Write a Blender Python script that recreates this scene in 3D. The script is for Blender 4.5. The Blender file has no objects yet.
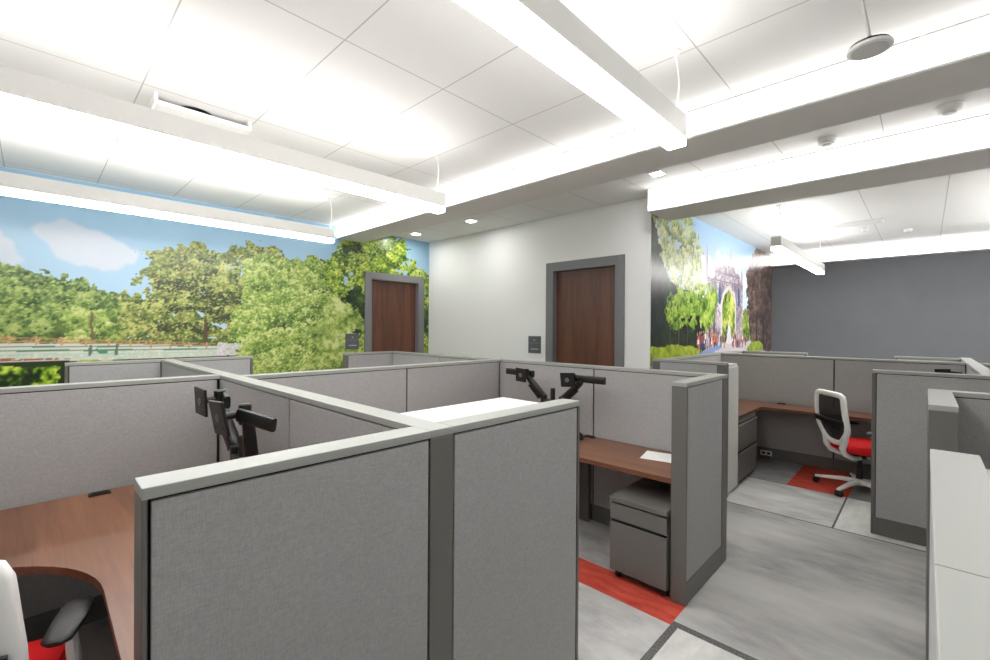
import bpy, bmesh, math, random
import numpy as np
from mathutils import Vector, Matrix
random.seed(7)
scn = bpy.context.scene
COL = scn.collection
PI = math.pi

# ------------------------------------------------------------------ materials
def srgb(r, g, b):
    f = lambda c: (c/255/12.92) if c/255 <= .04045 else ((c/255+.055)/1.055)**2.4
    return (f(r), f(g), f(b), 1)

def new_mat(name):
    m = bpy.data.materials.new(name); m.use_nodes = True
    nt = m.node_tree
    return m, nt, nt.nodes['Principled BSDF'], nt.nodes, nt.links

def paint(name, col, rough=.5, metal=0, spec=.5):
    m, nt, b, N, L = new_mat(name)
    b.inputs['Base Color'].default_value = col
    b.inputs['Roughness'].default_value = rough
    b.inputs['Metallic'].default_value = metal
    b.inputs['Specular IOR Level'].default_value = spec
    return m

def glow(name, col, strength):
    m, nt, b, N, L = new_mat(name)
    b.inputs['Base Color'].default_value = (.8, .8, .8, 1)
    b.inputs['Emission Color'].default_value = col
    b.inputs['Emission Strength'].default_value = strength
    return m

def ramp2(N, c0, c1, p0=0., p1=1.):
    r = N.new('ShaderNodeValToRGB')
    r.color_ramp.elements[0].color = c0; r.color_ramp.elements[0].position = p0
    r.color_ramp.elements[1].color = c1; r.color_ramp.elements[1].position = p1
    return r

def noise_mat(name, c0, c1, scale, stretch=(1, 1, 1), rough=.8, detail=6, p0=.3, p1=.7, bump=0, spec=.3, c2=None, scale2=None, rotz=0):
    m, nt, b, N, L = new_mat(name)
    tc = N.new('ShaderNodeTexCoord'); mp = N.new('ShaderNodeMapping')
    mp.inputs['Scale'].default_value = stretch
    mp.inputs['Rotation'].default_value = (0, 0, rotz)
    L.new(tc.outputs['Object'], mp.inputs['Vector'])
    n = N.new('ShaderNodeTexNoise'); n.inputs['Scale'].default_value = scale; n.inputs['Detail'].default_value = detail; n.inputs['Roughness'].default_value = .62
    L.new(mp.outputs['Vector'], n.inputs['Vector'])
    r = ramp2(N, c0, c1, p0, p1); L.new(n.outputs['Fac'], r.inputs['Fac'])
    out = r.outputs['Color']
    if c2 is not None:
        n2 = N.new('ShaderNodeTexNoise'); n2.inputs['Scale'].default_value = scale2; n2.inputs['Detail'].default_value = 4
        L.new(mp.outputs['Vector'], n2.inputs['Vector'])
        r2 = ramp2(N, (0, 0, 0, 1), (1, 1, 1, 1), .45, .62); L.new(n2.outputs['Fac'], r2.inputs['Fac'])
        mx = N.new('ShaderNodeMix'); mx.data_type = 'RGBA'
        L.new(r2.outputs['Color'], mx.inputs['Factor']); L.new(out, mx.inputs['A'])
        mx.inputs['B'].default_value = c2
        out = mx.outputs['Result']
    L.new(out, b.inputs['Base Color'])
    b.inputs['Roughness'].default_value = rough; b.inputs['Specular IOR Level'].default_value = spec
    if bump:
        bp = N.new('ShaderNodeBump'); bp.inputs['Strength'].default_value = bump; bp.inputs['Distance'].default_value = .002
        L.new(n.outputs['Fac'], bp.inputs['Height']); L.new(bp.outputs['Normal'], b.inputs['Normal'])
    return m

def wood_mat(name, c0, c1, axis, rough, spec=.5, scale=9., dist=.9):
    """long grain along one axis: 'x', 'y' or 'z'"""
    m, nt, b, N, L = new_mat(name)
    tc = N.new('ShaderNodeTexCoord'); mp = N.new('ShaderNodeMapping')
    s = [1, 1, 1]; s['xyz'.index(axis)] = .07
    mp.inputs['Scale'].default_value = s
    L.new(tc.outputs['Object'], mp.inputs['Vector'])
    n = N.new('ShaderNodeTexNoise'); n.inputs['Scale'].default_value = scale; n.inputs['Detail'].default_value = 8
    n.inputs['Roughness'].default_value = .62; n.inputs['Distortion'].default_value = dist
    L.new(mp.outputs['Vector'], n.inputs['Vector'])
    n2 = N.new('ShaderNodeTexNoise'); n2.inputs['Scale'].default_value = scale*9; n2.inputs['Detail'].default_value = 3
    L.new(mp.outputs['Vector'], n2.inputs['Vector'])
    ad = N.new('ShaderNodeMath'); ad.operation = 'MULTIPLY_ADD'; ad.inputs[1].default_value = .35
    L.new(n2.outputs['Fac'], ad.inputs[0]); 
    sb = N.new('ShaderNodeMath'); sb.operation = 'SUBTRACT'; sb.inputs[1].default_value = .175
    L.new(n.outputs['Fac'], sb.inputs[0]); L.new(sb.outputs[0], ad.inputs[2])
    r = ramp2(N, c0, c1, .3, .7); L.new(ad.outputs[0], r.inputs['Fac'])
    L.new(r.outputs['Color'], b.inputs['Base Color'])
    b.inputs['Roughness'].default_value = rough; b.inputs['Specular IOR Level'].default_value = spec
    return m

def fabric_mat(name, c0, c1):
    """woven panel cloth: fine threads running both ways with soft mottling"""
    m, nt, b, N, L = new_mat(name)
    tc = N.new('ShaderNodeTexCoord')
    facs = []
    for st in ((60, 60, 420), (420, 420, 60)):
        mp = N.new('ShaderNodeMapping'); mp.inputs['Scale'].default_value = st
        L.new(tc.outputs['Object'], mp.inputs['Vector'])
        n = N.new('ShaderNodeTexNoise'); n.inputs['Scale'].default_value = 1.; n.inputs['Detail'].default_value = 3
        L.new(mp.outputs['Vector'], n.inputs['Vector']); facs.append(n)
    a = N.new('ShaderNodeMath'); a.operation = 'ADD'
    L.new(facs[0].outputs['Fac'], a.inputs[0]); L.new(facs[1].outputs['Fac'], a.inputs[1])
    h = N.new('ShaderNodeMath'); h.operation = 'MULTIPLY'; h.inputs[1].default_value = .5
    L.new(a.outputs[0], h.inputs[0])
    r = ramp2(N, c0, c1, .36, .64); L.new(h.outputs[0], r.inputs['Fac'])
    L.new(r.outputs['Color'], b.inputs['Base Color'])
    b.inputs['Roughness'].default_value = .9; b.inputs['Specular IOR Level'].default_value = .15
    bp = N.new('ShaderNodeBump'); bp.inputs['Strength'].default_value = .25; bp.inputs['Distance'].default_value = .001
    L.new(h.outputs[0], bp.inputs['Height']); L.new(bp.outputs['Normal'], b.inputs['Normal'])
    return m

def ceiling_mat(name, y0, dy, x0=None, dx=None, w=.0035, base=(232, 231, 229), line=(186, 184, 182)):
    """white lay-in panels with hairline joints"""
    m, nt, b, N, L = new_mat(name)
    tc = N.new('ShaderNodeTexCoord'); sx = N.new('ShaderNodeSeparateXYZ')
    L.new(tc.outputs['Object'], sx.inputs[0])
    def lines(sock, o, d):
        s = N.new('ShaderNodeMath'); s.operation = 'SUBTRACT'; s.inputs[1].default_value = o - d/2 - 100*d
        L.new(sock, s.inputs[0])
        q = N.new('ShaderNodeMath'); q.operation = 'MODULO'; q.inputs[1].default_value = d; L.new(s.outputs[0], q.inputs[0])
        c = N.new('ShaderNodeMath'); c.operation = 'SUBTRACT'; c.inputs[1].default_value = d/2; L.new(q.outputs[0], c.inputs[0])
        a = N.new('ShaderNodeMath'); a.operation = 'ABSOLUTE'; L.new(c.outputs[0], a.inputs[0])
        l = N.new('ShaderNodeMath'); l.operation = 'LESS_THAN'; l.inputs[1].default_value = w; L.new(a.outputs[0], l.inputs[0])
        return l.outputs[0]
    f = lines(sx.outputs['Y'], y0, dy)
    if dx:
        g = lines(sx.outputs['X'], x0, dx)
        mx = N.new('ShaderNodeMath'); mx.operation = 'MAXIMUM'; L.new(f, mx.inputs[0]); L.new(g, mx.inputs[1]); f = mx.outputs[0]
    mix = N.new('ShaderNodeMix'); mix.data_type = 'RGBA'
    mix.inputs['A'].default_value = srgb(*base); mix.inputs['B'].default_value = srgb(*line)
    L.new(f, mix.inputs['Factor']); L.new(mix.outputs['Result'], b.inputs['Base Color'])
    b.inputs['Roughness'].default_value = .75; b.inputs['Specular IOR Level'].default_value = .2
    return m

FIX = 5.0
M = dict(
    fabric=fabric_mat('grey woven panel cloth', srgb(156, 155, 155), srgb(176, 175, 175)),
    trim=paint('warm grey powder coat', srgb(104, 102, 98), .42),
    cap=paint('powder coat lightened as lit from above', srgb(158, 160, 156), .4),  # trim coat made lighter; light from above is put into the colour
    seam=paint('black panel core', srgb(26, 25, 24), .7),
    wallwhite=paint('white wall paint', srgb(238, 239, 239), .7, spec=.3),
    walldark=noise_mat('dark grey wall paint', srgb(120, 122, 127), srgb(124, 126, 131), 3, rough=.55),
    beam=paint('beam paint', srgb(222, 219, 215), .7, spec=.3),
    housing=paint('white light housing', srgb(236, 235, 232), .45),
    lens=glow('lit acrylic lens', (1, .985, .965, 1), FIX),
    uplens=glow('lit upper lens', (1, .985, .965, 1), FIX*.55),
    cove=glow('lit cove lens', (1, .985, .965, 1), FIX*.16),
    down=glow('lit downlight', (1, .97, .94, 1), 48.),
    cable=paint('white cable', srgb(225, 225, 223), .5),
    deskx=wood_mat('walnut laminate', srgb(100, 64, 46), srgb(142, 97, 71), 'y', .31),
    desky=wood_mat('walnut laminate along', srgb(100, 64, 46), srgb(142, 97, 71), 'y', .31),
    deskedge=wood_mat('walnut edge band', srgb(92, 54, 36), srgb(132, 84, 56), 'y', .4),
    door=wood_mat('red brown door veneer', srgb(78, 46, 34), srgb(114, 72, 53), 'z', .4, scale=7),
    doorframe=paint('grey door frame paint', srgb(120, 121, 124), .45),
    steel=paint('grey cabinet steel', srgb(106, 103, 99), .42),
    dark=paint('black recess', srgb(22, 22, 22), .6),
    black=paint('black plastic', srgb(28, 28, 29), .45),
    blackmetal=paint('black arm metal', srgb(24, 24, 25), .38),
    white=paint('white chair plastic', srgb(240, 240, 238), .4),
    whitemetal=paint('white bin steel', srgb(222, 222, 219), .4),
    tower=paint('light grey cabinet steel', srgb(206, 205, 201), .45),
    red=noise_mat('red seat cloth', srgb(196, 14, 20), srgb(222, 26, 30), 220, rough=.75, spec=.25),
    chrome=paint('chrome', srgb(200, 200, 200), .2, 1),
    paper=paint('white paper', srgb(242, 242, 240), .8),
    outlet=paint('white outlet plastic', srgb(228, 228, 226), .4),
    plaque=paint('dark grey plaque', srgb(88, 90, 96), .45),
    plaquelite=paint('plaque lettering', srgb(170, 172, 176), .5),
    sensor=paint('white sensor plastic', srgb(244, 243, 241), .5),
    grille=paint('sensor grille', srgb(212, 211, 208), .6),
    c_light=noise_mat('pale grey carpet', srgb(166, 166, 166), srgb(204, 203, 202), 9, (1, .45, 1), .95, 12, .32, .7, .5, .1, srgb(214, 213, 211), 2.1),
    c_pale=noise_mat('lightest grey carpet', srgb(190, 190, 188), srgb(226, 225, 222), 9, (.45, 1, 1), .95, 12, .3, .7, .3, .1),
    c_mid=noise_mat('mid grey carpet', srgb(148, 147, 146), srgb(182, 181, 179), 9, (1, .4, 1), .95, 12, .32, .7, .5, .1, srgb(196, 195, 193), 1.7),
    c_dark=noise_mat('dark grey carpet and chair shade', srgb(122, 122, 122), srgb(158, 158, 158), 6, (1, .5, 1), .95, 10, .3, .7, .3, .1),
    c_border=noise_mat('charcoal carpet border', srgb(76, 76, 76), srgb(124, 123, 122), 90, (1, 1, 1), .95, 5, .3, .7, .3, .1),
    c_red=noise_mat('red carpet', srgb(176, 62, 50), srgb(208, 92, 76), 24, (1, .3, 1), .95, 8, .3, .7, .3, .1),
)
def mesh_mat():
    m, nt, b, N, L = new_mat('black chair mesh')
    b.inputs['Base Color'].default_value = srgb(24, 24, 26); b.inputs['Roughness'].default_value = .7
    tc = N.new('ShaderNodeTexCoord')
    w = N.new('ShaderNodeTexWave'); w.bands_direction = 'Z'; w.inputs['Scale'].default_value = 70
    L.new(tc.outputs['Object'], w.inputs['Vector'])
    r = N.new('ShaderNodeMapRange'); r.inputs['To Min'].default_value = .82; r.inputs['To Max'].default_value = 1.
    L.new(w.outputs['Fac'], r.inputs['Value']); L.new(r.outputs['Result'], b.inputs['Alpha'])
    return m
M['mesh'] = mesh_mat()
def print_mat():
    m, nt, b, N, L = new_mat('printed wall covering')
    a = N.new('ShaderNodeVertexColor'); a.layer_name = 'print'
    L.new(a.outputs['Color'], b.inputs['Base Color'])
    b.inputs['Roughness'].default_value = .31; b.inputs['Specular IOR Level'].default_value = .45
    return m
M['print'] = print_mat()

# ------------------------------------------------------------------ mesh building
class MB:
    def __init__(s): s.v = []; s.f = []; s.mi = []; s.sm = []; s.mats = []
    def m(s, mat):
        if mat not in s.mats: s.mats.append(mat)
        return s.mats.index(mat)
    def add(s, vs, fs, mat, smooth=False, T=None):
        o = len(s.v)
        for p in vs:
            p = Vector(p)
            s.v.append(T @ p if T is not None else p)
        k = s.m(mat)
        for f in fs: s.f.append([i+o for i in f]); s.mi.append(k); s.sm.append(smooth)
        return s
    def box(s, x0, x1, y0, y1, z0, z1, mat, bev=0, T=None):
        if bev:
            bm = bmesh.new(); bmesh.ops.create_cube(bm, size=1)
            for v in bm.verts:
                v.co = Vector(((x0+x1)/2+v.co.x*(x1-x0), (y0+y1)/2+v.co.y*(y1-y0), (z0+z1)/2+v.co.z*(z1-z0)))
            bmesh.ops.bevel(bm, geom=bm.edges[:], offset=bev, segments=2, affect='EDGES', profile=.6)
            bm.verts.index_update()
            s.add([v.co.copy() for v in bm.verts], [[v.index for v in f.verts] for f in bm.faces], mat, False, T); bm.free(); return s
        vs = [(x, y, z) for x in (x0, x1) for y in (y0, y1) for z in (z0, z1)]
        fs = [(0, 1, 3, 2), (4, 6, 7, 5), (0, 4, 5, 1), (2, 3, 7, 6), (0, 2, 6, 4), (1, 5, 7, 3)]
        return s.add(vs, fs, mat, False, T)
    def sweep(s, pts, ra, rb, ref, mat, closed=False, n=10, power=2., T=None):
        """tube along pts; section half sizes ra (sideways) and rb (along ref); floats or lists; power > 2 squares the section"""
        pts = [Vector(p) for p in pts]; ref = Vector(ref).normalized(); k = len(pts); vs = []
        for i, p in enumerate(pts):
            a = pts[(i-1) % k] if (closed or i > 0) else p
            b = pts[(i+1) % k] if (closed or i < k-1) else p
            t = (b-a).normalized(); sd = t.cross(ref)
            if sd.length < 1e-4: sd = t.orthogonal()
            sd.normalize(); up = sd.cross(t).normalized()
            A = ra[i] if isinstance(ra, (list, tuple)) else ra; B = rb[i] if isinstance(rb, (list, tuple)) else rb
            for j in range(n):
                an = 2*PI*j/n; c, q = math.cos(an), math.sin(an)
                e = 2/power
                vs.append(p + sd*A*math.copysign(abs(c)**e, c) + up*B*math.copysign(abs(q)**e, q))
        fs = []
        for i in range(k if closed else k-1):
            for j in range(n):
                i2 = (i+1) % k
                fs.append((i*n+j, i*n+(j+1) % n, i2*n+(j+1) % n, i2*n+j))
        if not closed: fs += [tuple(range(n))[::-1], tuple(range((k-1)*n, k*n))]
        return s.add(vs, fs, mat, True, T)
    def tube(s, a, b, r, mat, n=12, r2=None, T=None):
        d = Vector(b)-Vector(a)
        return s.sweep([a, b], [r, r2 or r], [r, r2 or r], d.orthogonal(), mat, n=n, T=T)
    def lathe(s, prof, mat, c=(0, 0, 0), n=28, T=None):
        """prof: (radius, z) pairs, turned about the vertical through c"""
        vs = []; fs = []
        for r, z in prof:
            for j in range(n):
                a = 2*PI*j/n; vs.append((c[0]+r*math.cos(a), c[1]+r*math.sin(a), c[2]+z))
        for i in range(len(prof)-1):
            for j in range(n): fs.append((i*n+j, i*n+(j+1) % n, (i+1)*n+(j+1) % n, (i+1)*n+j))
        fs += [tuple(range(n))[::-1], tuple(range((len(prof)-1)*n, len(prof)*n))]
        return s.add(vs, fs, mat, False, T)
    def prism(s, poly, z0, z1, mat, edge=None, T=None):
        n = len(poly)
        s.add([(x, y, z1) for x, y in poly]+[(x, y, z0) for x, y in poly], [tuple(range(n)), tuple(range(n, 2*n))[::-1]], mat, False, T)
        s.add([(x, y, z1) for x, y in poly]+[(x, y, z0) for x, y in poly], [(i, i+n, (i+1) % n+n, (i+1) % n) for i in range(n)], edge or mat, False, T)
        return s
    def build(s, name, parent=None, kind=None, loc=None, mat=None):
        me = bpy.data.meshes.new(name); me.from_pydata([tuple(v) for v in s.v], [], s.f)
        for m in s.mats: me.materials.append(m)
        me.polygons.foreach_set('material_index', s.mi); me.polygons.foreach_set('use_smooth', s.sm)
        bm = bmesh.new(); bm.from_mesh(me); bmesh.ops.recalc_face_normals(bm, faces=bm.faces[:]); bm.to_mesh(me); bm.free()
        if any(s.sm): me.set_sharp_from_angle(angle=math.radians(40))
        o = bpy.data.objects.new(name, me); COL.objects.link(o)
        if parent: o.parent = parent
        if loc: o.location = loc
        if kind: o['kind'] = kind
        return o

def thing(name, label, cat, loc=(0, 0, 0), rz=0, group=None):
    o = bpy.data.objects.new(name, None); COL.objects.link(o); o.empty_display_size = .1
    o.location = loc; o.rotation_euler = (0, 0, rz); o['label'] = label; o['category'] = cat
    if group: o['group'] = group
    return o
def tag(o, label, cat, group=None):
    o['label'] = label; o['category'] = cat
    if group: o['group'] = group
    return o
def dup(root, loc, rz, label):
    r = root.copy(); COL.objects.link(r); r.location = loc; r.rotation_euler = (0, 0, rz); r['label'] = label
    for ch in list(root.children):
        c = ch.copy(); COL.objects.link(c); c.parent = r
        for g in list(ch.children):
            d = g.copy(); COL.objects.link(d); d.parent = c
    return r

# ------------------------------------------------------------------ camera
F_PX, YAW, PITCH, ROLL, EYE = 446.4606, 0.76736246, -0.00359842, 0.00641643, 1.6
c_, s_ = math.cos(YAW), math.sin(YAW); cp, sp = math.cos(PITCH), math.sin(PITCH); cr, sr = math.cos(ROLL), math.sin(ROLL)
fw = Vector((cp*c_, cp*s_, sp)); up = Vector((-sp*c_, -sp*s_, cp)); rt = Vector((s_, -c_, 0))
R_ = rt*cr + up*sr; U_ = -rt*sr + up*cr
cam = bpy.data.cameras.new('camera'); cam.sensor_width = 36; cam.lens = F_PX/990*36; cam.clip_start = .02
co = bpy.data.objects.new('camera', cam); COL.objects.link(co)
co.matrix_world = Matrix(((R_.x, U_.x, -fw.x, 0), (R_.y, U_.y, -fw.y, 0), (R_.z, U_.z, -fw.z, EYE), (0, 0, 0, 1)))
scn.camera = co

# ------------------------------------------------------------------ room shell
XW, XE, YS, YN = -3.2, 9.8, -4.6, 5.96        # wall planes
XWW, YM, CZ = 4.588, 2.12, 3.02               # white wall plane, right mural plane, ceiling
fl = MB()
xs = [XW, 2.405, 2.45, 2.665, 4.495, 4.512, 5.425, 5.44, 6.4, XE]
ys = [YS, -1.2, -1.17, .525, .54, .945, .985, 1.03, YN]
def fmat(x, y):
    if 2.405 < x < 2.45: return M['c_border'] if y < .985 else M['c_red']
    if x < 2.405 and .945 < y < .985: return M['c_border']
    if 2.45 < x < 2.665 and y > .985: return M['c_red']
    if x < 2.405: return M['c_light'] if y > .96 else M['c_pale']
    if x < 4.495: return M['c_mid'] if y < .985 or x > 2.665 else M['c_red']
    if x < 4.512: return M['c_border']
    if .525 < y < .54 and x < 5.44: return M['c_border']
    if x < 5.425: return M['c_pale'] if y < .53 else M['c_light']
    if x < 5.44: return M['c_border'] if y > 1.03 else M['c_red'] if y > .53 else M['c_dark']
    if x < 6.4: return M['c_dark'] if y > 1.03 or y < .53 else M['c_red']  # dark field below the task chair has its shadow painted in
    return M['c_mid']
for i in range(len(xs)-1):
    for j in range(len(ys)-1):
        fl.add([(xs[i], ys[j], 0), (xs[i+1], ys[j], 0), (xs[i+1], ys[j+1], 0), (xs[i], ys[j+1], 0)], [(0, 1, 2, 3)], fmat((xs[i]+xs[i+1])/2, (ys[j]+ys[j+1])/2))
fl.box(XW, XE, YS, YN, -.1, -.002, M['c_border'])
fl.build('floor', kind='structure')

ce = MB()
cm1 = ceiling_mat('ceiling panels', 2.075, 1.235, 1.07, .623)
cm2 = ceiling_mat('ceiling panels between beams', .84, .614)
cm3 = ceiling_mat('ceiling panels beyond beams', .5, .648)
for x0, x1, m in ((XW, 3.2, cm1), (3.2, 4.6, cm2), (4.6, XE, cm3)): ce.box(x0, x1, YS, YN, CZ, CZ+.1, m)
ce.build('ceiling', kind='structure')

D1 = (2.50, 3.42, 2.35)    # door opening in the white wall: y from, y to, head
D2 = (3.485, 4.39, 2.345)  # door opening in the mural wall: x from, x to, head
w = MB()
w.box(XW, D2[0], YN, YN+.14, 0, CZ, M['wallwhite']); w.box(D2[1], XWW+.14, YN, YN+.14, 0, CZ, M['wallwhite']); w.box(D2[0], D2[1], YN, YN+.14, D2[2], CZ, M['wallwhite'])
w.build('wall_left', kind='structure')
w = MB()
w.box(XWW, XWW+.14, YM, D1[0], 0, CZ, M['wallwhite']); w.box(XWW, XWW+.14, D1[1], YN, 0, CZ, M['wallwhite']); w.box(XWW, XWW+.14, D1[0], D1[1], D1[2], CZ, M['wallwhite'])
w.build('wall_center', kind='structure')
MB().box(XWW+.14, XE, YM, YM+.14, 0, CZ, M['wallwhite']).build('wall_back', kind='structure')
MB().box(XE, XE+.14, YS, YM+.14, 0, CZ, M['walldark']).build('wall_right', kind='structure')
MB().box(XW, XE, YS-.14, YS, 0, CZ, M['wallwhite']).build('wall_south', kind='structure')
MB().box(XW-.14, XW, YS, YN, 0, CZ, M['wallwhite']).build('wall_west', kind='structure')

def beam(name, x0, x1, y0, y1, z0):
    MB().box(x0, x1, y0, y1, z0, CZ, M['beam']).build(name, kind='structure')
beam('beam_1', 2.98, 3.385, YS, YN, 2.845)
beam('beam_2', 4.34, 4.84, YS, 2.04, 2.79)
beam('beam_3', 9.66, XE, YS, YM-.003, 2.80)
def cove(label, x, y0, y1, z0):
    t = thing('cove_light', label, 'light strip', (x, (y0+y1)/2, z0), 0, 'linear lights along the beams')
    h = (y1-y0)/2-.01
    MB().box(-.014, 0, -h, h, .012, CZ-z0-.01, M['cove']).build('lens', t)
    MB().box(-.016, -.001, -h, h, 0, .012, M['housing']).build('bottom_trim', t)
    MB().box(-.016, -.001, -h, h, CZ-z0-.01, CZ-z0-.001, M['housing']).build('top_trim', t)
cove('glowing light strip along the nearest ceiling beam, above the pendant light ends', 2.98, YS, YN, 2.845)
cove('glowing light strip along the middle ceiling beam, beside the smoke detectors', 4.34, YS, 2.04, 2.79)
cove('glowing light strip along the top of the dark grey wall', 9.66, YS, YM-.003, 2.80)

# doors ------------------------------------------------------------------
def door(name, horiz, a0, a1, head, plane):
    """a0..a1 = clear opening along the wall, plane = wall face; horiz: opening runs along x"""
    t = bpy.data.objects.new(name, None); COL.objects.link(t); t['kind'] = 'structure'
    wd = (a1-a0)
    if horiz: t.location = ((a0+a1)/2, plane, 0)
    else: t.location = (plane, (a0+a1)/2, 0); t.rotation_euler = (0, 0, -PI/2)
    hw = wd/2; F = .085; fr = MB(); m = M['doorframe']; d = .11
    # local: x along the wall, -y towards the room
    for sg in (-1, 1):
        a, b = sorted((sg*(hw-.004), sg*(hw+F))); fr.box(a, b, -.022, -.0035, 0, head+F, m, .003)
        a, b = sorted((sg*(hw-.028), sg*(hw-.004))); fr.box(a, b, -.022, d, 0, head, m)
    fr.box(-hw+.004, hw-.004, -.022, -.0035, head-.004, head+F, m, .003)
    fr.box(-hw+.028, hw-.028, -.022, d, head-.024, head-.004, m)
    fr.build('door_frame', t)
    MB().box(-hw+.030, hw-.030, .062, .108, .008, head-.026, M['door']).build('door_leaf', t)
    hd = MB(); hd.lathe([(.026, 0), (.026, .008), (.014, .012), (.012, .045)], M['chrome'], T=Matrix.Translation((hw-.1, .062, 1.0)) @ Matrix.Rotation(PI/2, 4, 'X'))
    hd.sweep([(hw-.1, .02, 1.0), (hw-.22, .018, 1.0)], .009, .007, (0, 0, 1), M['chrome'])
    hd.build('door_handle', t)
door('door_1', False, D1[0], D1[1], D1[2], XWW)
door('door_2', True, D2[0], D2[1], D2[2], YN)

# room plaques -----------------------------------------------------------
def plaque(label, loc, rz):
    t = thing('room_sign', label, 'sign', loc, rz)
    MB().box(-.102, .102, -.012, 0, -.112, .112, M['plaque'], .002).build('plate', t)
    MB().box(-.099, .099, -.0135, -.012, .02, .022, M['plaquelite']).build('divider_line', t)
    b = MB()
    for k, (x, wd) in enumerate(((-.055, .02), (-.028, .016), (-.006, .022), (.022, .014), (.042, .02))): b.box(x, x+wd, -.0138, -.012, -.066, -.050, M['plaquelite'])
    b.build('lettering', t)
    MB().box(-.012, .012, -.0138, -.012, .05, .066, M['plaquelite']).build('room_number', t)
plaque('dark grey room sign on the white wall left of the brown door', (XWW-.001, 3.695, 1.39), -PI/2)
plaque('dark grey room sign on the tree mural left of the brown door', (3.205, YN-.0045, 1.40), 0)

# ------------------------------------------------------------------ murals (prints on the wall, painted into a fine colour grid)
rng = np.random.default_rng(3)
def vnoise(h, w, cell, seed):
    r = np.random.default_rng(seed); gh, gw = int(h/cell)+3, int(w/cell)+3
    g = r.random((gh, gw)); yy = np.arange(h)/cell; xx = np.arange(w)/cell
    y0 = yy.astype(int); x0 = xx.astype(int); fy = (yy-y0)[:, None]; fx = (xx-x0)[None, :]
    fy = fy*fy*(3-2*fy); fx = fx*fx*(3-2*fx)
    a = g[y0][:, x0]; b = g[y0][:, x0+1]; c = g[y0+1][:, x0]; d = g[y0+1][:, x0+1]
    return (a*(1-fx)+b*fx)*(1-fy)+(c*(1-fx)+d*fx)*fy
def fbm(h, w, cells, wts, seed):
    s = sum(vnoise(h, w, c, seed+i*17)*k for i, (c, k) in enumerate(zip(cells, wts))); s /= sum(wts)
    lo, hi = np.percentile(s, 2), np.percentile(s, 98)
    return np.clip((s-lo)/(hi-lo), 0, 1)
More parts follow.
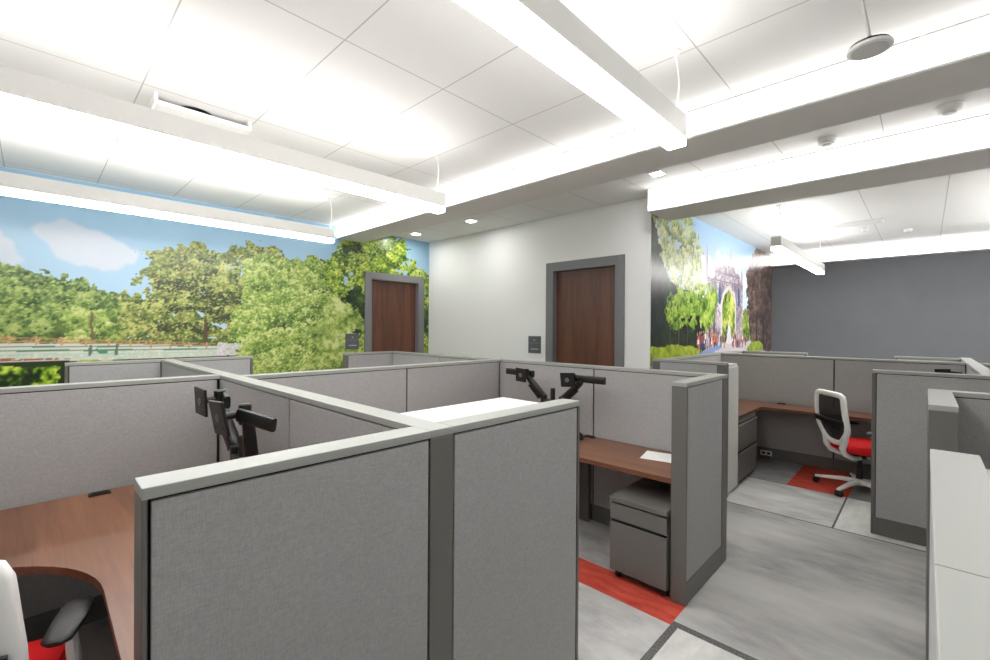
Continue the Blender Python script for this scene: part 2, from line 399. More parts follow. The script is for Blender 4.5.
class Canvas:
    def __init__(s, x0, x1, z0, z1, res):
        s.x0, s.z0, s.res = x0, z0, res; s.w = int(round((x1-x0)/res))+1; s.h = int(round((z1-z0)/res))+1
        s.x1, s.z1 = x1, z1
        s.X, s.Z = np.meshgrid(np.linspace(x0, x1, s.w), np.linspace(z0, z1, s.h)); s.img = np.zeros((s.h, s.w, 3))
        s.seed = 1
    def mask(s, poly, rough=0., cells=(18, 7, 3)):
        X, Z = s.X, s.Z
        if rough:
            s.seed += 101
            X = X+(fbm(s.h, s.w, cells, (1, .7, .5), s.seed)-.5)*2*rough; Z = Z+(fbm(s.h, s.w, cells, (1, .7, .5), s.seed+50)-.5)*2*rough
        m = np.zeros(X.shape, bool); n = len(poly)
        for i in range(n):
            (ax, az), (bx, bz) = poly[i], poly[(i+1) % n]
            if az == bz: continue
            cond = (az > Z) != (bz > Z)
            m ^= cond & (X < (bx-ax)*(Z-az)/(bz-az)+ax)
        return m
    def fill(s, m, c, a=1.): 
        c = np.array(c)/255.
        s.img[m] = s.img[m]*(1-a)+c*a
    def foliage(s, poly, cols, rough=.12, cells=(26, 11, 5, 2.2), wts=(1., .9, .9, .7), holes=0., gain=1.):
        m = s.mask(poly, rough); s.seed += 31
        f = fbm(s.h, s.w, cells, wts, s.seed); f = np.clip((f-.5)*gain+.5, 0, 1)
        if holes: m &= ~(fbm(s.h, s.w, (14, 5), (1, .8), s.seed+7) < holes)
        cs = np.array(cols)/255.; k = f*(len(cs)-1); i = np.clip(k.astype(int), 0, len(cs)-2); t = (k-i)[..., None]
        s.img[m] = (cs[i]*(1-t)+cs[i+1]*t)[m]
        return m
    def clumps(s, m, n, col, size, a=.8):
        """small leaf dabs scattered inside mask m"""
        zz, xx = np.nonzero(m)
        if not len(zz): return
        r = np.random.default_rng(s.seed+n); n = int(n*2.2)
        k = r.integers(0, len(zz), n); z, x = zz[k], xx[k]; cs = np.array(col)/255.; ci = cs[r.integers(0, len(cs), n)]
        q = r.integers(0, 3, n)
        for dz, dx, need in ((0, 0, 0), (0, 1, 0), (1, 0, 1), (0, -1, 1), (1, 1, 2), (-1, 0, 2)):
            k2 = q >= need; z2 = np.clip(z[k2]+dz, 0, s.h-1); x2 = np.clip(x[k2]+dx, 0, s.w-1); ok = m[z2, x2]
            s.img[z2[ok], x2[ok]] = s.img[z2[ok], x2[ok]]*(1-a)+ci[k2][ok]*a
    def tree(s, poly, cols, n, r0, r1, rough=.08, holes=0., amp=.55):
        """crown printed as overlapping leafy puffs, each lighter towards its top"""
        m = s.foliage(poly, [np.array(c)*.8 for c in cols[:2]]+[cols[1]], rough, holes=holes)
        zz, xx = np.nonzero(m); r = np.random.default_rng(s.seed)
        k = r.integers(0, len(zz), n); k = k[np.argsort(-zz[k]+r.normal(0, .12/s.res, n))]
        nz = fbm(s.h, s.w, (9, 4.5, 2.2, 1.3), (.7, 1, 1, .8), s.seed+3); n2 = fbm(s.h, s.w, (13, 5, 2.5), (1, 1, .8), s.seed+9)
        cs = np.array(cols)/255.
        for i in k:
            R = r.uniform(r0, r1)/s.res; cz, cx = zz[i], xx[i]; el = r.uniform(.55, .85); tone = r.normal(0, .07)
            z0, z1, xa, xb = max(0, int(cz-R*1.3)), min(s.h, int(cz+R*1.3)+1), max(0, int(cx-R*1.5)), min(s.w, int(cx+R*1.5)+1)
            Z, X = np.mgrid[z0:z1, xa:xb]; dz = (Z-cz)/(R*el); dx = (X-cx)/R
            inside = (dz*dz+dx*dx + (n2[z0:z1, xa:xb]-.5)*1.6 < 1) & m[z0:z1, xa:xb]
            f = np.clip(.50+tone+amp*.55*dz-.10*dx+(nz[z0:z1, xa:xb]-.5)*.75, 0, 1)*(len(cs)-1)
            j = np.clip(f.astype(int), 0, len(cs)-2); t = (f-j)[..., None]
            col = cs[j]*(1-t)+cs[j+1]*t
            s.img[z0:z1, xa:xb][inside] = col[inside]
        return m
    def to_object(s, name, place, hole=None):
        h, w_ = s.h, s.w
        P = place(s.X.ravel(), s.Z.ravel())
        idx = np.arange(h*w_).reshape(h, w_)
        q = np.stack([idx[:-1, :-1], idx[:-1, 1:], idx[1:, 1:], idx[1:, :-1]], -1).reshape(-1, 4)
        if hole:
            cx = (s.X[:-1, :-1]+s.X[1:, 1:]).ravel()/2; cz = (s.Z[:-1, :-1]+s.Z[1:, 1:]).ravel()/2
            q = q[~((cx > hole[0]) & (cx < hole[1]) & (cz < hole[2]))]
        me = bpy.data.meshes.new(name)
        me.vertices.add(h*w_); me.vertices.foreach_set('co', P.astype(np.float32).ravel())
        me.loops.add(q.size); me.loops.foreach_set('vertex_index', q.astype(np.int32).ravel())
        me.polygons.add(len(q)); me.polygons.foreach_set('loop_start', np.arange(0, q.size, 4, dtype=np.int32))
        me.update(calc_edges=True); me.validate()
        i = np.clip(s.img, 0, 1).reshape(-1, 3)
        lin = np.where(i <= .04045, i/12.92, ((i+.055)/1.055)**2.4)
        at = me.color_attributes.new('print', 'FLOAT_COLOR', 'POINT')
        at.data.foreach_set('color', np.concatenate([lin, np.ones((len(lin), 1))], 1).astype(np.float32).ravel())
        me.materials.append(M['print'])
        o = bpy.data.objects.new(name, me); COL.objects.link(o); return o

# park mural -------------------------------------------------------------
K = Canvas(XW+.01, XWW-.004, .1, CZ-.004, .009)
t = np.clip((K.Z-1.6)/1.4, 0, 1)[..., None]
K.img[:] = np.array((174, 200, 221))/255*(1-t)+np.array((146, 186, 213))/255*t
n_ = fbm(K.h, K.w, (60, 25, 10), (1, .6, .3), 5)
def cloud(poly, col, rough, a=1.):
    m = K.mask(poly, rough, (30, 12, 5)).astype(float)
    for _ in range(3): 
        m = (m+np.roll(m, 1, 0)+np.roll(m, -1, 0)+np.roll(m, 1, 1)+np.roll(m, -1, 1))/5
    m = (m*(.75+.25*n_)*a)[..., None]
    K.img[:] = K.img*(1-m)+np.array(col)/255*m
cloud([(.017, 2.486), (.115, 2.56), (.252, 2.63), (.359, 2.57), (.546, 2.53), (.746, 2.40), (.75, 2.30), (.689, 2.25), (.471, 2.17), (.324, 2.155), (.2, 2.25), (.1, 2.40)], (196, 203, 214), .04)
cloud([(-1.5, 2.5), (-.6, 2.62), (-.201, 2.469), (-.116, 2.329), (-.06, 2.16), (-1.5, 2.15)], (196, 203, 214), .05)
cloud([(1.6, 2.9), (2.2, 2.97), (3.0, 2.93), (2.4, 2.8)], (190, 212, 232), .06, .5)
G1 = [(38, 62, 36), (78, 106, 54), (124, 146, 76), (172, 184, 110)]
G2 = [(48, 62, 38), (92, 112, 56), (140, 152, 76), (188, 190, 118)]
G3 = [(66, 92, 44), (116, 142, 66), (160, 178, 92), (206, 212, 146)]
G4 = [(40, 66, 32), (98, 132, 40), (152, 178, 60), (214, 216, 116)]
K.fill(K.Z < 1.46, (70, 96, 48))
m = K.tree([(-3.3, 2.2), (-2.4, 2.4), (-1.4, 2.2), (-.7, 2.3), (-.201, 2.138), (-.14, 2.15), (-.015, 2.12), (.116, 2.08), (.289, 2.05), (.472, 1.96), (.7, 1.88), (.75, 1.40), (-3.3, 1.40)], G1, 420, .08, .17, .06)
K.clumps(m, 900, [(178, 194, 108), (150, 174, 86), (44, 70, 36)], 3)
m = K.tree([(.12, 1.42), (.084, 1.52), (.185, 1.70), (.325, 1.80), (.548, 1.78), (.70, 1.52), (.7, 1.42)], G3, 26, .06, .11, .05)
m = K.tree([(.812, 2.36), (.914, 2.30), (1.001, 2.43), (1.231, 2.50), (1.476, 2.46), (1.63, 2.55), (1.794, 2.57), (2.022, 2.65), (2.141, 2.62), (2.265, 2.53), (2.5, 1.40), (.6, 1.40), (.61, 1.86), (.747, 1.95), (.872, 1.98), (.77, 2.09), (.92, 2.2)], G2, 210, .07, .17, .08, holes=.05)
K.clumps(m, 900, [(194, 194, 124), (160, 168, 88), (62, 72, 46), (120, 98, 66)], 3)
for z, x in ((1.78, 1.3), (1.6, 1.18), (1.92, 1.5), (2.05, 1.15), (1.7, 1.75)):
    K.clumps(K.mask([(x-.28, z-.04), (x+.3, z-.05), (x+.26, z+.05), (x-.24, z+.06)], .05), 90, [(44, 52, 34), (58, 66, 40)], 3)
K.fill(K.mask([(1.365, 1.40), (1.405, 1.40), (1.395, 1.72), (1.375, 1.72)], .012), (88, 68, 52))
K.fill(K.mask([(.02+.38, 1.45), (.43, 1.45), (.42, 1.74), (.405, 1.74)], .01), (108, 92, 70))
# wall, railing and water band
K.fill(K.mask([(-3.3, 1.53), (-.2, 1.44), (1.48, 1.385), (1.60, 1.38), (1.60, 1.2), (-.2, 1.2), (-3.3, 1.2)]), (206, 208, 196))
K.fill(K.mask([(-3.3, 1.60), (-.2, 1.50), (1.48, 1.405), (1.48, 1.397), (-.2, 1.487), (-3.3, 1.59)]), (186, 128, 98))
K.fill(K.mask([(-3.3, 1.55), (-.2, 1.462), (1.48, 1.385), (1.48, 1.378), (-.2, 1.447), (-3.3, 1.54)]), (180, 134, 104))
for x in np.arange(-3.2, 1.5, .17):
    zt = 1.50-.0565*(x+.2); K.fill((abs(K.X-x) < .009) & (K.Z > zt-.07) & (K.Z < zt+.012), (200, 154, 116))
K.clumps(K.mask([(-3.3, 1.6), (-.2, 1.50), (1.48, 1.40), (1.48, 1.385), (-.2, 1.46), (-3.3, 1.55)]), 300, [(120, 98, 60), (214, 180, 120), (150, 150, 80)], 2, .6)
for k, (z, col, th) in enumerate(((1.412, (96, 128, 104), .012), (1.378, (84, 134, 106), .016), (1.34, (176, 204, 188), .02), (1.31, (190, 206, 192), .015))):
    K.fill(K.mask([(-3.3, z+.05), (-.2, z), (.6, z-.016), (1.50, z-.03), (1.50, z-.03-th*.7), (.6, z-.016-th), (-.2, z-th), (-3.3, z+.05-th)]), col)
K.clumps(K.mask([(-3.3, 1.36), (1.5, 1.34), (1.5, 1.24), (-3.3, 1.28)]), 420, [(222, 222, 212), (190, 200, 186), (214, 190, 170), (168, 196, 176)], 3, .55)
K.clumps(K.mask([(-.2, 1.30), (.26, 1.285), (.26, 1.272), (-.2, 1.278)]), 30, [(178, 92, 72), (150, 84, 66)], 2, .8)
for x in (.40, .60): K.fill((abs(K.X-x-.1*(K.Z-1.35)) < .012) & (K.Z > 1.30) & (K.Z < 1.41), (96, 112, 98))
K.fill(K.mask([(.46, 1.37), (.54, 1.36), (.53, 1.32), (.48, 1.32)], .02), (66, 138, 106))
K.fill(K.mask([(1.50, 1.41), (1.76, 1.405), (1.76, 1.26), (1.50, 1.27)], .01), (206, 200, 204)); K.clumps(K.mask([(1.50, 1.41), (1.76, 1.4), (1.76, 1.27), (1.50, 1.28)]), 40, [(180, 170, 180), (226, 220, 222), (170, 190, 150)], 2)
K.fill(K.Z < 1.262-.004*(K.X), (40, 52, 30))
m = K.foliage([(-3.3, 1.24), (-.2, 1.235), (.12, 1.235), (.19, 1.20), (.17, 1.05), (.2, .5), (-3.3, .5)], [(26, 40, 18), (74, 108, 26), (132, 168, 40), (196, 214, 84)], .03, (14, 7, 3.5, 2), gain=1.4)
K.foliage([(.24, 1.25), (2.2, 1.22), (4.6, 1.3), (4.6, .05), (.24, .05)], G3, .02)
m = K.tree([(1.795, 2.38), (1.95, 2.47), (2.142, 2.515), (2.3, 2.53), (2.456, 2.567), (2.7, 2.5), (2.87, 2.466), (3.0, 2.2), (3.095, 1.99), (3.3, 1.7), (3.414, 1.42), (3.3, 1.1), (3.179, .77), (1.86, .8), (1.722, 1.26), (1.64, 1.45), (1.70, 1.7)], G3, 260, .07, .18, .08)
K.clumps(m, 900, [(208, 220, 140), (172, 198, 98), (112, 146, 62), (84, 118, 50)], 3)
m4 = K.tree([(2.80, 2.30), (2.93, 2.72), (3.10, 2.86), (3.35, 2.98), (3.571, 3.0), (3.70, 2.92), (3.84, 2.96), (4.014, 2.93), (4.165, 2.86), (4.08, 2.66), (4.28, 2.60), (4.45, 2.52), (4.6, 2.40), (4.66, .6), (3.1, .6), (3.3, 1.5), (3.05, 1.99)], G4, 300, .06, .16, .08, holes=.03)
K.clumps(m4, 900, [(218, 222, 124), (180, 198, 82), (96, 128, 48), (48, 70, 36)], 3)
for p in ([(3.1, 2.0), (3.25, 2.25), (3.45, 2.1), (3.42, 1.6), (3.3, 1.45), (3.18, 1.7)], [(4.40, 1.9), (4.6, 2.0), (4.6, 1.5), (4.42, 1.55)], [(3.0, 2.72), (3.3, 2.84), (3.35, 2.76), (3.1, 2.62)]):
    K.foliage(p, [(24, 38, 24), (48, 70, 36), (84, 110, 50)], .07)
K.foliage([(2.9, 2.0), (3.1, 1.96), (3.5, 1.6), (3.42, 1.5), (3.2, 1.62), (3.3, 1.30), (3.1, 1.1), (2.7, 1.1), (2.6, 1.6)], G3, .06)
mural = K.to_object('wall_mural', lambda X, Z: np.stack([X, np.full_like(X, YN-.0025), Z], 1), hole=(D2[0]-.04, D2[1]+.04, D2[2]+.04))
tag(mural, 'park photo mural of blue sky and green trees on the left wall', 'mural')

# gate mural -------------------------------------------------------------
K = Canvas(XWW+.004, XE-.004, .1, CZ-.004, .009)
t = np.clip((K.Z-1.8)/1.2, 0, 1)[..., None]
K.img[:] = np.array((222, 232, 244))/255*(1-t)+np.array((168, 206, 238))/255*t
n_ = fbm(K.h, K.w, (60, 25, 10), (1, .6, .3), 9)
cloud([(5.9, 2.5), (6.8, 2.62), (8.4, 2.5), (8.4, 2.2), (5.9, 2.2)], (240, 242, 246), .12, .8)
K.foliage([(5.7, 2.05), (6.3, 1.9), (6.9, 1.95), (7.5, 1.9), (8.4, 2.0), (8.4, 1.25), (5.7, 1.25)], [(40, 70, 40), (96, 134, 52), (170, 190, 70), (214, 214, 110)], .08)
K.fill(K.Z < 1.42, (214, 206, 214))
# generic stone gateway
ST = [(120, 108, 124), (168, 154, 166), (198, 184, 192), (222, 212, 216)]
gate = [(6.28, 1.32), (6.28, 2.34), (6.36, 2.36), (6.40, 2.30), (6.56, 2.32), (6.60, 2.44), (6.72, 2.50), (6.95, 2.50), (6.97, 2.56), (7.12, 2.56), (7.5, 2.57), (7.52, 2.48), (7.74, 2.46), (7.80, 2.38), (7.92, 2.36), (7.92, 1.32)]
m = K.foliage(gate, ST, .012, (20, 6, 3, 2), gain=1.2)
for x, z0, z1, wd in ((7.30, 2.5, 2.90, .055), (7.14, 2.5, 2.68, .035), (7.48, 2.5, 2.70, .035), (6.29, 2.3, 2.78, .05), (6.42, 2.28, 2.5, .03), (7.86, 2.3, 2.62, .04), (6.62, 2.4, 2.62, .03)):
    K.fill(K.mask([(x-wd, z0), (x-wd*.8, z0+(z1-z0)*.45), (x, z1), (x+wd*.8, z0+(z1-z0)*.45), (x+wd, z0)]), (176, 164, 182))
for z in (2.42, 2.30, 2.27): K.fill(m & (abs(K.Z-z) < .008), (122, 108, 126))
for x in (6.48, 6.66, 6.9, 7.58, 7.78): K.fill(m & (abs(K.X-x) < .014) & (K.Z < 2.28), (142, 128, 146))
def gothic(x0, x1, z0, zs, zt):
    xm = (x0+x1)/2; return [(x0, z0), (x0, zs), (x0+.12*(x1-x0), zs+.55*(zt-zs)), (xm, zt), (x1-.12*(x1-x0), zs+.55*(zt-zs)), (x1, zs), (x1, z0)]
K.fill(K.mask(gothic(6.86, 7.58, 1.3, 2.0, 2.27)), (214, 204, 206))
K.foliage(gothic(6.93, 7.52, 1.40, 1.98, 2.2), [(44, 72, 40), (110, 146, 50), (190, 204, 90), (224, 222, 130)], .0)
K.fill(K.mask([(7.10, 1.40), (7.36, 1.40), (7.3, 1.62), (7.24, 1.72), (7.16, 1.6)], .02), (226, 222, 230))
for a, b in ((6.76, 6.86), (7.66, 7.76)): K.fill(K.mask(gothic(a, b, 1.98, 2.18, 2.28)), (58, 92, 138))
for a, b in ((6.36, 6.44), (6.54, 6.62)): K.fill(K.mask(gothic(a, b, 1.5, 1.7, 1.78)), (110, 90, 96))
# left trees, lawn
m = K.tree([(4.5, 3.1), (4.62, 2.98), (5.2, 3.05), (5.75, 2.95), (6.05, 2.75), (6.1, 2.3), (6.2, 2.0), (5.9, 1.9), (4.5, 2.0)], [(96, 116, 76), (156, 172, 104), (204, 212, 150), (228, 232, 190)], 170, .07, .18, .1, holes=.14)
m = K.foliage([(4.5, 2.95), (4.75, 2.6), (4.95, 2.3), (5.3, 2.1), (6.2, 2.0), (6.2, 1.3), (4.5, 1.3)], [(14, 22, 18), (24, 36, 28), (36, 54, 36), (60, 80, 44)], .06)
m = K.tree([(5.0, 1.70), (4.95, 1.86), (5.15, 2.0), (5.4, 2.12), (5.7, 2.1), (6.0, 1.98), (6.1, 1.8), (5.9, 1.62), (5.5, 1.66), (5.3, 1.58)], [(46, 84, 30), (104, 152, 44), (158, 196, 62), (200, 220, 104)], 60, .08, .16, .08, holes=.1)
m = K.foliage([(6.0, 2.2), (6.25, 2.25), (6.55, 2.2), (6.7, 2.0), (6.6, 1.75), (6.3, 1.55), (6.05, 1.6)], [(60, 98, 36), (126, 166, 56), (180, 206, 84), (208, 222, 120)], .07, holes=.25)
for x, wd in ((5.35, .022), (5.1, .014), (5.62, .012)): K.fill(K.mask([(x-wd, 1.33), (x+wd, 1.33), (x+wd*.7, 1.72), (x-wd*.4, 1.72)], .006), (110, 84, 62))
K.foliage([(4.5, 1.40), (5.2, 1.42), (5.9, 1.38), (6.15, 1.30), (5.95, 1.2), (4.5, 1.2)], [(110, 140, 30), (168, 188, 40), (206, 216, 70)], .015)
K.fill(K.mask([(6.0, 1.31), (6.9, 1.38), (6.9, 1.34), (6.2, 1.22), (5.8, 1.22)], .02), (132, 160, 208))
r = np.random.default_rng(11)
pc = [(60, 84, 150), (196, 60, 60), (230, 226, 226), (52, 48, 60), (210, 150, 60), (160, 90, 110), (60, 110, 170), (90, 60, 60)]
for k in range(46):
    x = r.uniform(5.9, 8.15); z = r.uniform(1.34, 1.42); hh = r.uniform(.08, .16); c1 = pc[r.integers(len(pc))]; c2 = pc[r.integers(len(pc))]
    K.fill((abs(K.X-x) < .03) & (K.Z > z+hh*.45) & (K.Z < z+hh), c1); K.fill((abs(K.X-x) < .022) & (K.Z > z-hh*.1) & (K.Z <= z+hh*.45), c2)
    K.fill((K.X-x)**2+(K.Z-z-hh*1.13)**2 < .02**2, (196, 150, 128))
# purple-leaved tree at the right
m = K.tree([(8.2, 1.9), (8.15, 2.5), (8.35, 2.75), (8.6, 2.95), (9.0, 3.1), (9.9, 3.1), (9.9, 1.2), (8.6, 1.3), (8.35, 1.5)], [(30, 22, 24), (72, 54, 54), (118, 94, 90), (160, 136, 126)], 150, .08, .2, .08, amp=.7)
K.clumps(m, 900, [(150, 126, 116), (40, 30, 30), (96, 110, 70)], 2)
for x in (8.75, 9.2): K.fill(K.mask([(x-.05, 1.3), (x+.06, 1.3), (x+.03, 1.8), (x-.02, 1.8)], .02), (38, 28, 26))
K.foliage([(8.2, 1.30), (8.5, 1.40), (9.0, 1.40), (9.2, 1.3), (9.0, 1.2), (8.2, 1.2)], [(60, 90, 30), (150, 180, 50), (196, 210, 80)], .02)
mural2 = K.to_object('wall_mural', lambda X, Z: np.stack([X, np.full_like(X, YM-.0025), Z], 1))
tag(mural2, 'photo mural of a stone gateway and trees beside the dark grey wall', 'mural')

# ------------------------------------------------------------------ pendant lights
def pendant(label, y, x0, x1, cables, z=2.535):
    t = thing('pendant_light', label, 'light', ((x0+x1)/2, y, z), 0, 'suspended linear lights')
    L = (x1-x0)/2
    MB().box(-L, L, -.05, .05, .04, .152, M['housing'], .002).build('housing', t)
    MB().box(-L+.002, L-.002, -.046, .046, 0, .0395, M['lens'], .003).build('lower_lens', t)
    MB().box(-L+.03, L-.03, -.040, .040, .1522, .1526, M['uplens']).build('upper_lens', t)
    for x in cables:
        xl = x-(x0+x1)/2
        c = MB(); n = 8
        pts = [(xl+.012*math.sin(PI*k/n), -.014*math.sin(PI*k/n)-.008*k/n, CZ-z-.004-(CZ-z-.165)*k/n) for k in range(n+1)]
        c.sweep(pts, .0045, .0045, (1, 0, 0), M['cable'], n=8)
        cb = c.build('power_cable', t)
        k_ = MB(); k_.lathe([(.03, 0), (.03, .006), (.012, .012)][::-1], M['housing'], (xl, 0, CZ-z-.0125)); k_.build('ceiling_canopy', cb)
pendant('long white pendant light, nearest one crossing the top middle of the photo', .93, -.55, 2.31, (2.27, -.4))
pendant('long white pendant light running over the left workstations below the ceiling vent', 2.84, -.55, 2.31, (2.25, -.4))
pendant('long white pendant light in front of the sky of the park mural', 4.74, -.55, 2.31, (2.28, -.4))
pendant('added white pendant light, unseen, farthest beyond the right edge of the frame', -2.9, 5.63, 8.78, (5.85, 8.6))  # lamp added out of view to brighten the right end of the room
pendant('added white pendant light, unseen, beyond the right edge of the frame', -.95, 5.63, 8.78, (5.85, 8.6))  # another unseen lamp, added for more light on the far cubicles
pendant('short white pendant light in front of the dark grey wall', 1.21, 5.76, 8.72, (5.9, 8.6), 2.495)

# small ceiling devices --------------------------------------------------
def downlight(label, x, y):
    t = thing('downlight', label, 'light', (x, y, CZ), 0, 'square recessed downlights')
    f = MB(); q = .06
    for a in ((-q, q, -q, -q+.012), (-q, q, q-.012, q), (-q, -q+.012, -q+.012, q-.012), (q-.012, q, -q+.012, q-.012)): f.box(a[0], a[1], a[2], a[3], -.006, -.0005, M['housing'])
    f.build('trim_ring', t)
    MB().box(-.046, .046, -.046, .046, -.004, -.001, M['down']).build('lens', t)
downlight('square recessed downlight nearest the corner of the white wall and gate mural', 3.95, 1.77)
downlight('square recessed downlight over the middle of the white wall', 4.03, 4.34)
downlight('square recessed downlight nearest the park mural and its door', 4.02, 5.55)
def detector(label, x, y, r):
    t = thing('smoke_detector', label, 'smoke detector', (x, y, CZ), 0, 'round ceiling smoke detectors')
    MB().lathe([(r*.45, -.045), (r*.8, -.04), (r*.92, -.028), (r, -.012), (r, -.0005)], M['sensor']).build('body', t)
    MB().lathe([(r*.3, -.0495), (r*.5, -.048), (r*.5, -.0455)], M['grille']).build('grille', t)
detector('white round smoke detector between the beams, left of the other one', 4.09, .537, .062)
detector('white round smoke detector between the beams, at the right edge of the ceiling', 4.01, -.1, .066)
detector('small white detector on the far ceiling right of the air vent', 8.46, .187, .05)
detector('small white detector just below the far air vent', 8.0, .62, .04)

t = thing('air_vent', 'white ceiling air vent with a dark gap behind the left pendant light', 'vent', (.78, 3.50, CZ))
a, b = .27, .14
MB().lathe([(.105, -.006), (.105, -.001)], M['dark'], (-.03, .02, 0)).build('duct_opening', t)
for q in (-1, 1):
    x0, x1 = sorted((q*a, q*(a-.018)))
    MB().box(x0, x1, -b, b, -.068, -.001, M['housing'], .003).build('end_bracket', t)
MB().box(-a+.0185, a-.0185, -b, b, -.068, -.044, M['housing'], .003).build('plaque', t)
t = thing('air_vent', 'rectangular white slot vent on the far ceiling beyond the beams', 'vent', (7.55, .72, CZ))
f = MB(); a, b = .13, .33
for q in ((-a, a, -b, -b+.02), (-a, a, b-.02, b), (-a, -a+.02, -b+.02, b-.02), (a-.02, a, -b+.02, b-.02)): f.box(*q, -.012, -.001, M['housing'])
f.build('frame', t)
MB().box(-a+.02, a-.02, -b+.02, b-.02, -.003, -.001, M['dark']).build('duct_opening', t)
g = MB()
for x in (-.08, -.045, -.01, .025, .06): g.box(x, x+.022, -b+.02, b-.02, -.010, -.0035, M['housing'])
g.build('slat', t)

t = thing('pendant_speaker', 'white disc shaped device hanging from the ceiling on a grey rod', 'ceiling speaker', (2.342, .171, 2.734))
MB().lathe([(.064, -.004), (.073, -.002), (.076, .004), (.073, .010)], M['sensor']).build('disc', t)
MB().lathe([(.040, -.0055), (.060, -.005), (.060, -.0042)], M['grille']).build('grille', t)
MB().lathe([(.071, .0105), (.066, .020), (.02, .024), (.013, .03), (.011, .05)], M['black']).build('mounting_plate', t)
MB().tube((0, 0, .05), (-.03, .036, .282), .0065, M['grille']).build('rod', t)

# ------------------------------------------------------------------ workstation panels
H, T2 = 1.292, .045
MZ = .7052
def panel(label, axis, near, a, b, start=0, end=0, gap=0):
    """axis 'x': runs along x from a to b with its face at y=near..near+.09 ; axis 'y' likewise. start/end: length of painted end post"""
    L = b-a
    if axis == 'x': loc, rz = ((a+b)/2, near+T2, 0), 0
    else: loc, rz = ((near+T2), (a+b)/2, 0), PI/2
    t = thing('workstation_panel', label, 'partition panel', loc, rz, 'grey cloth workstation panels')
    h = L/2-.0005; g = .006
    MB().box(-h, h, -.030, .030, .004, H-.024, M['seam']).build('core', t)
    x0, x1 = -h+start+g, h-end-g-gap
    for sg in (-1, 1):
        y0, y1 = sorted((sg*.031, sg*.0435))
        MB().box(x0, x1, y0, y1, .137, H-.029, M['fabric'], .003).build('fabric_panel', t)
        y0, y1 = sorted((sg*.031, sg*.0445))
        MB().box(x0-g+.001, x1+g-.001, y0, y1, .004, .133, M['trim'], .002).build('base_rail', t)
    ca, cb = (-h-(.0125 if start > .03 else .008 if start else 0)), (h+(.0125 if end > .03 else .008 if end else 0))
    MB().box(ca, cb, -.0448, .0448, H-.0235, H, M['cap'], .0025).build('top_cap', t)
    for on, xa, xb in ((start, -h, -h+start), (end, h-end, h)):
        if on:
            p = MB()
            if on > .03:
                p.box(xa, xb, -.0448, -.0302, .004, H-.024, M['trim'], .002); p.box(xa, xb, .0302, .0448, .004, H-.024, M['trim'], .002)
            else:
                s0, s1 = (xa-.0, xb) 
                p.box(s0, s1, -.0448, -.0302, .004, H-.024, M['trim']); p.box(s0, s1, .0302, .0448, .004, H-.024, M['trim'])
            pt = .0125 if on > .03 else .008; e = -h-pt if xa == -h else h
            p.box(e, e+pt, -.0448, .0448, .004, H-.024, M['trim'], .0025)
            p.build('end_post', t)
    return t
Y1, YF, XS, XC, XP = 1.065, 3.22, .83, .92, 3.25
# front and middle cluster
panel('front panel at bottom left with open end beside the wood desk', 'x', Y1, .152, XS, start=.001)
panel('front panel at bottom centre, right of the grey post, with open right end', 'x', Y1, XC, 1.625, end=.006)
panel('nearest section of the spine panel, running back from the grey post', 'y', XS, Y1+.0125, 2.13, start=.078)
panel('second section of the spine panel, beside the black monitor arms', 'y', XS, 2.13, 3.31)
panel('third section of the spine panel, behind the left back panel', 'y', XS, 3.31, 4.20)
panel('farthest section of the spine panel, near the park mural', 'y', XS, 4.20, 5.16)
panel('wide panel behind the wood desk at left edge', 'x', YF, -.9, XS-.001, gap=.010)
panel('panel continuing out of frame at left behind the wood desk', 'x', YF, -2.1, -.9)
panel('left half of the panel behind the white storage bin', 'x', 3.05, XC+.001, 2.13)
panel('right half of the panel behind the white storage bin, ending in the corner', 'x', 3.05, 2.13, XP-.001, gap=.014)
panel('panel behind the centre monitor arms, below the white wall', 'y', XP, 1.99, 3.14)
panel('panel behind the paper on the centre desk, below the white wall door', 'y', XP, 1.076, 1.99)
panel('short panel with grey end post standing in the aisle right of the file pedestal', 'x', .985, 2.625, 3.34, start=.004, end=.09)
panel('far left panel in front of the mural railing', 'x', 5.07, .195, XS-.001, start=.012)
panel('far panel right of the spine end, in front of the mural trees', 'x', 5.07, XC+.001, 1.60, end=.012)
panel('small far panel in front of the park mural door', 'x', 4.97, 2.61, XP-.001, start=.015)
panel('far panel below the room sign on the white wall, nearer half', 'y', XP, 3.14, 4.02)
panel('far panel at the white wall corner, farther half', 'y', XP, 4.02, 5.06)
# right-hand cluster
panel('panel with pale cap at the bottom right edge, nearest section', 'x', -.10, .165, XS+.001, start=.015)
panel('panel with pale cap at the bottom right, farther section', 'x', -.10, XS+.001, 1.63, end=.012)
panel('spine panel of the right cluster, mostly out of frame', 'y', XS, -1.3, -.102)
panel('short panel with dark end post at the right edge, above the pale cap', 'x', -.10, 2.625, XP-.001, start=.015)
panel('panel running off the right edge behind the dark end post', 'y', XP, -1.3, -.01)
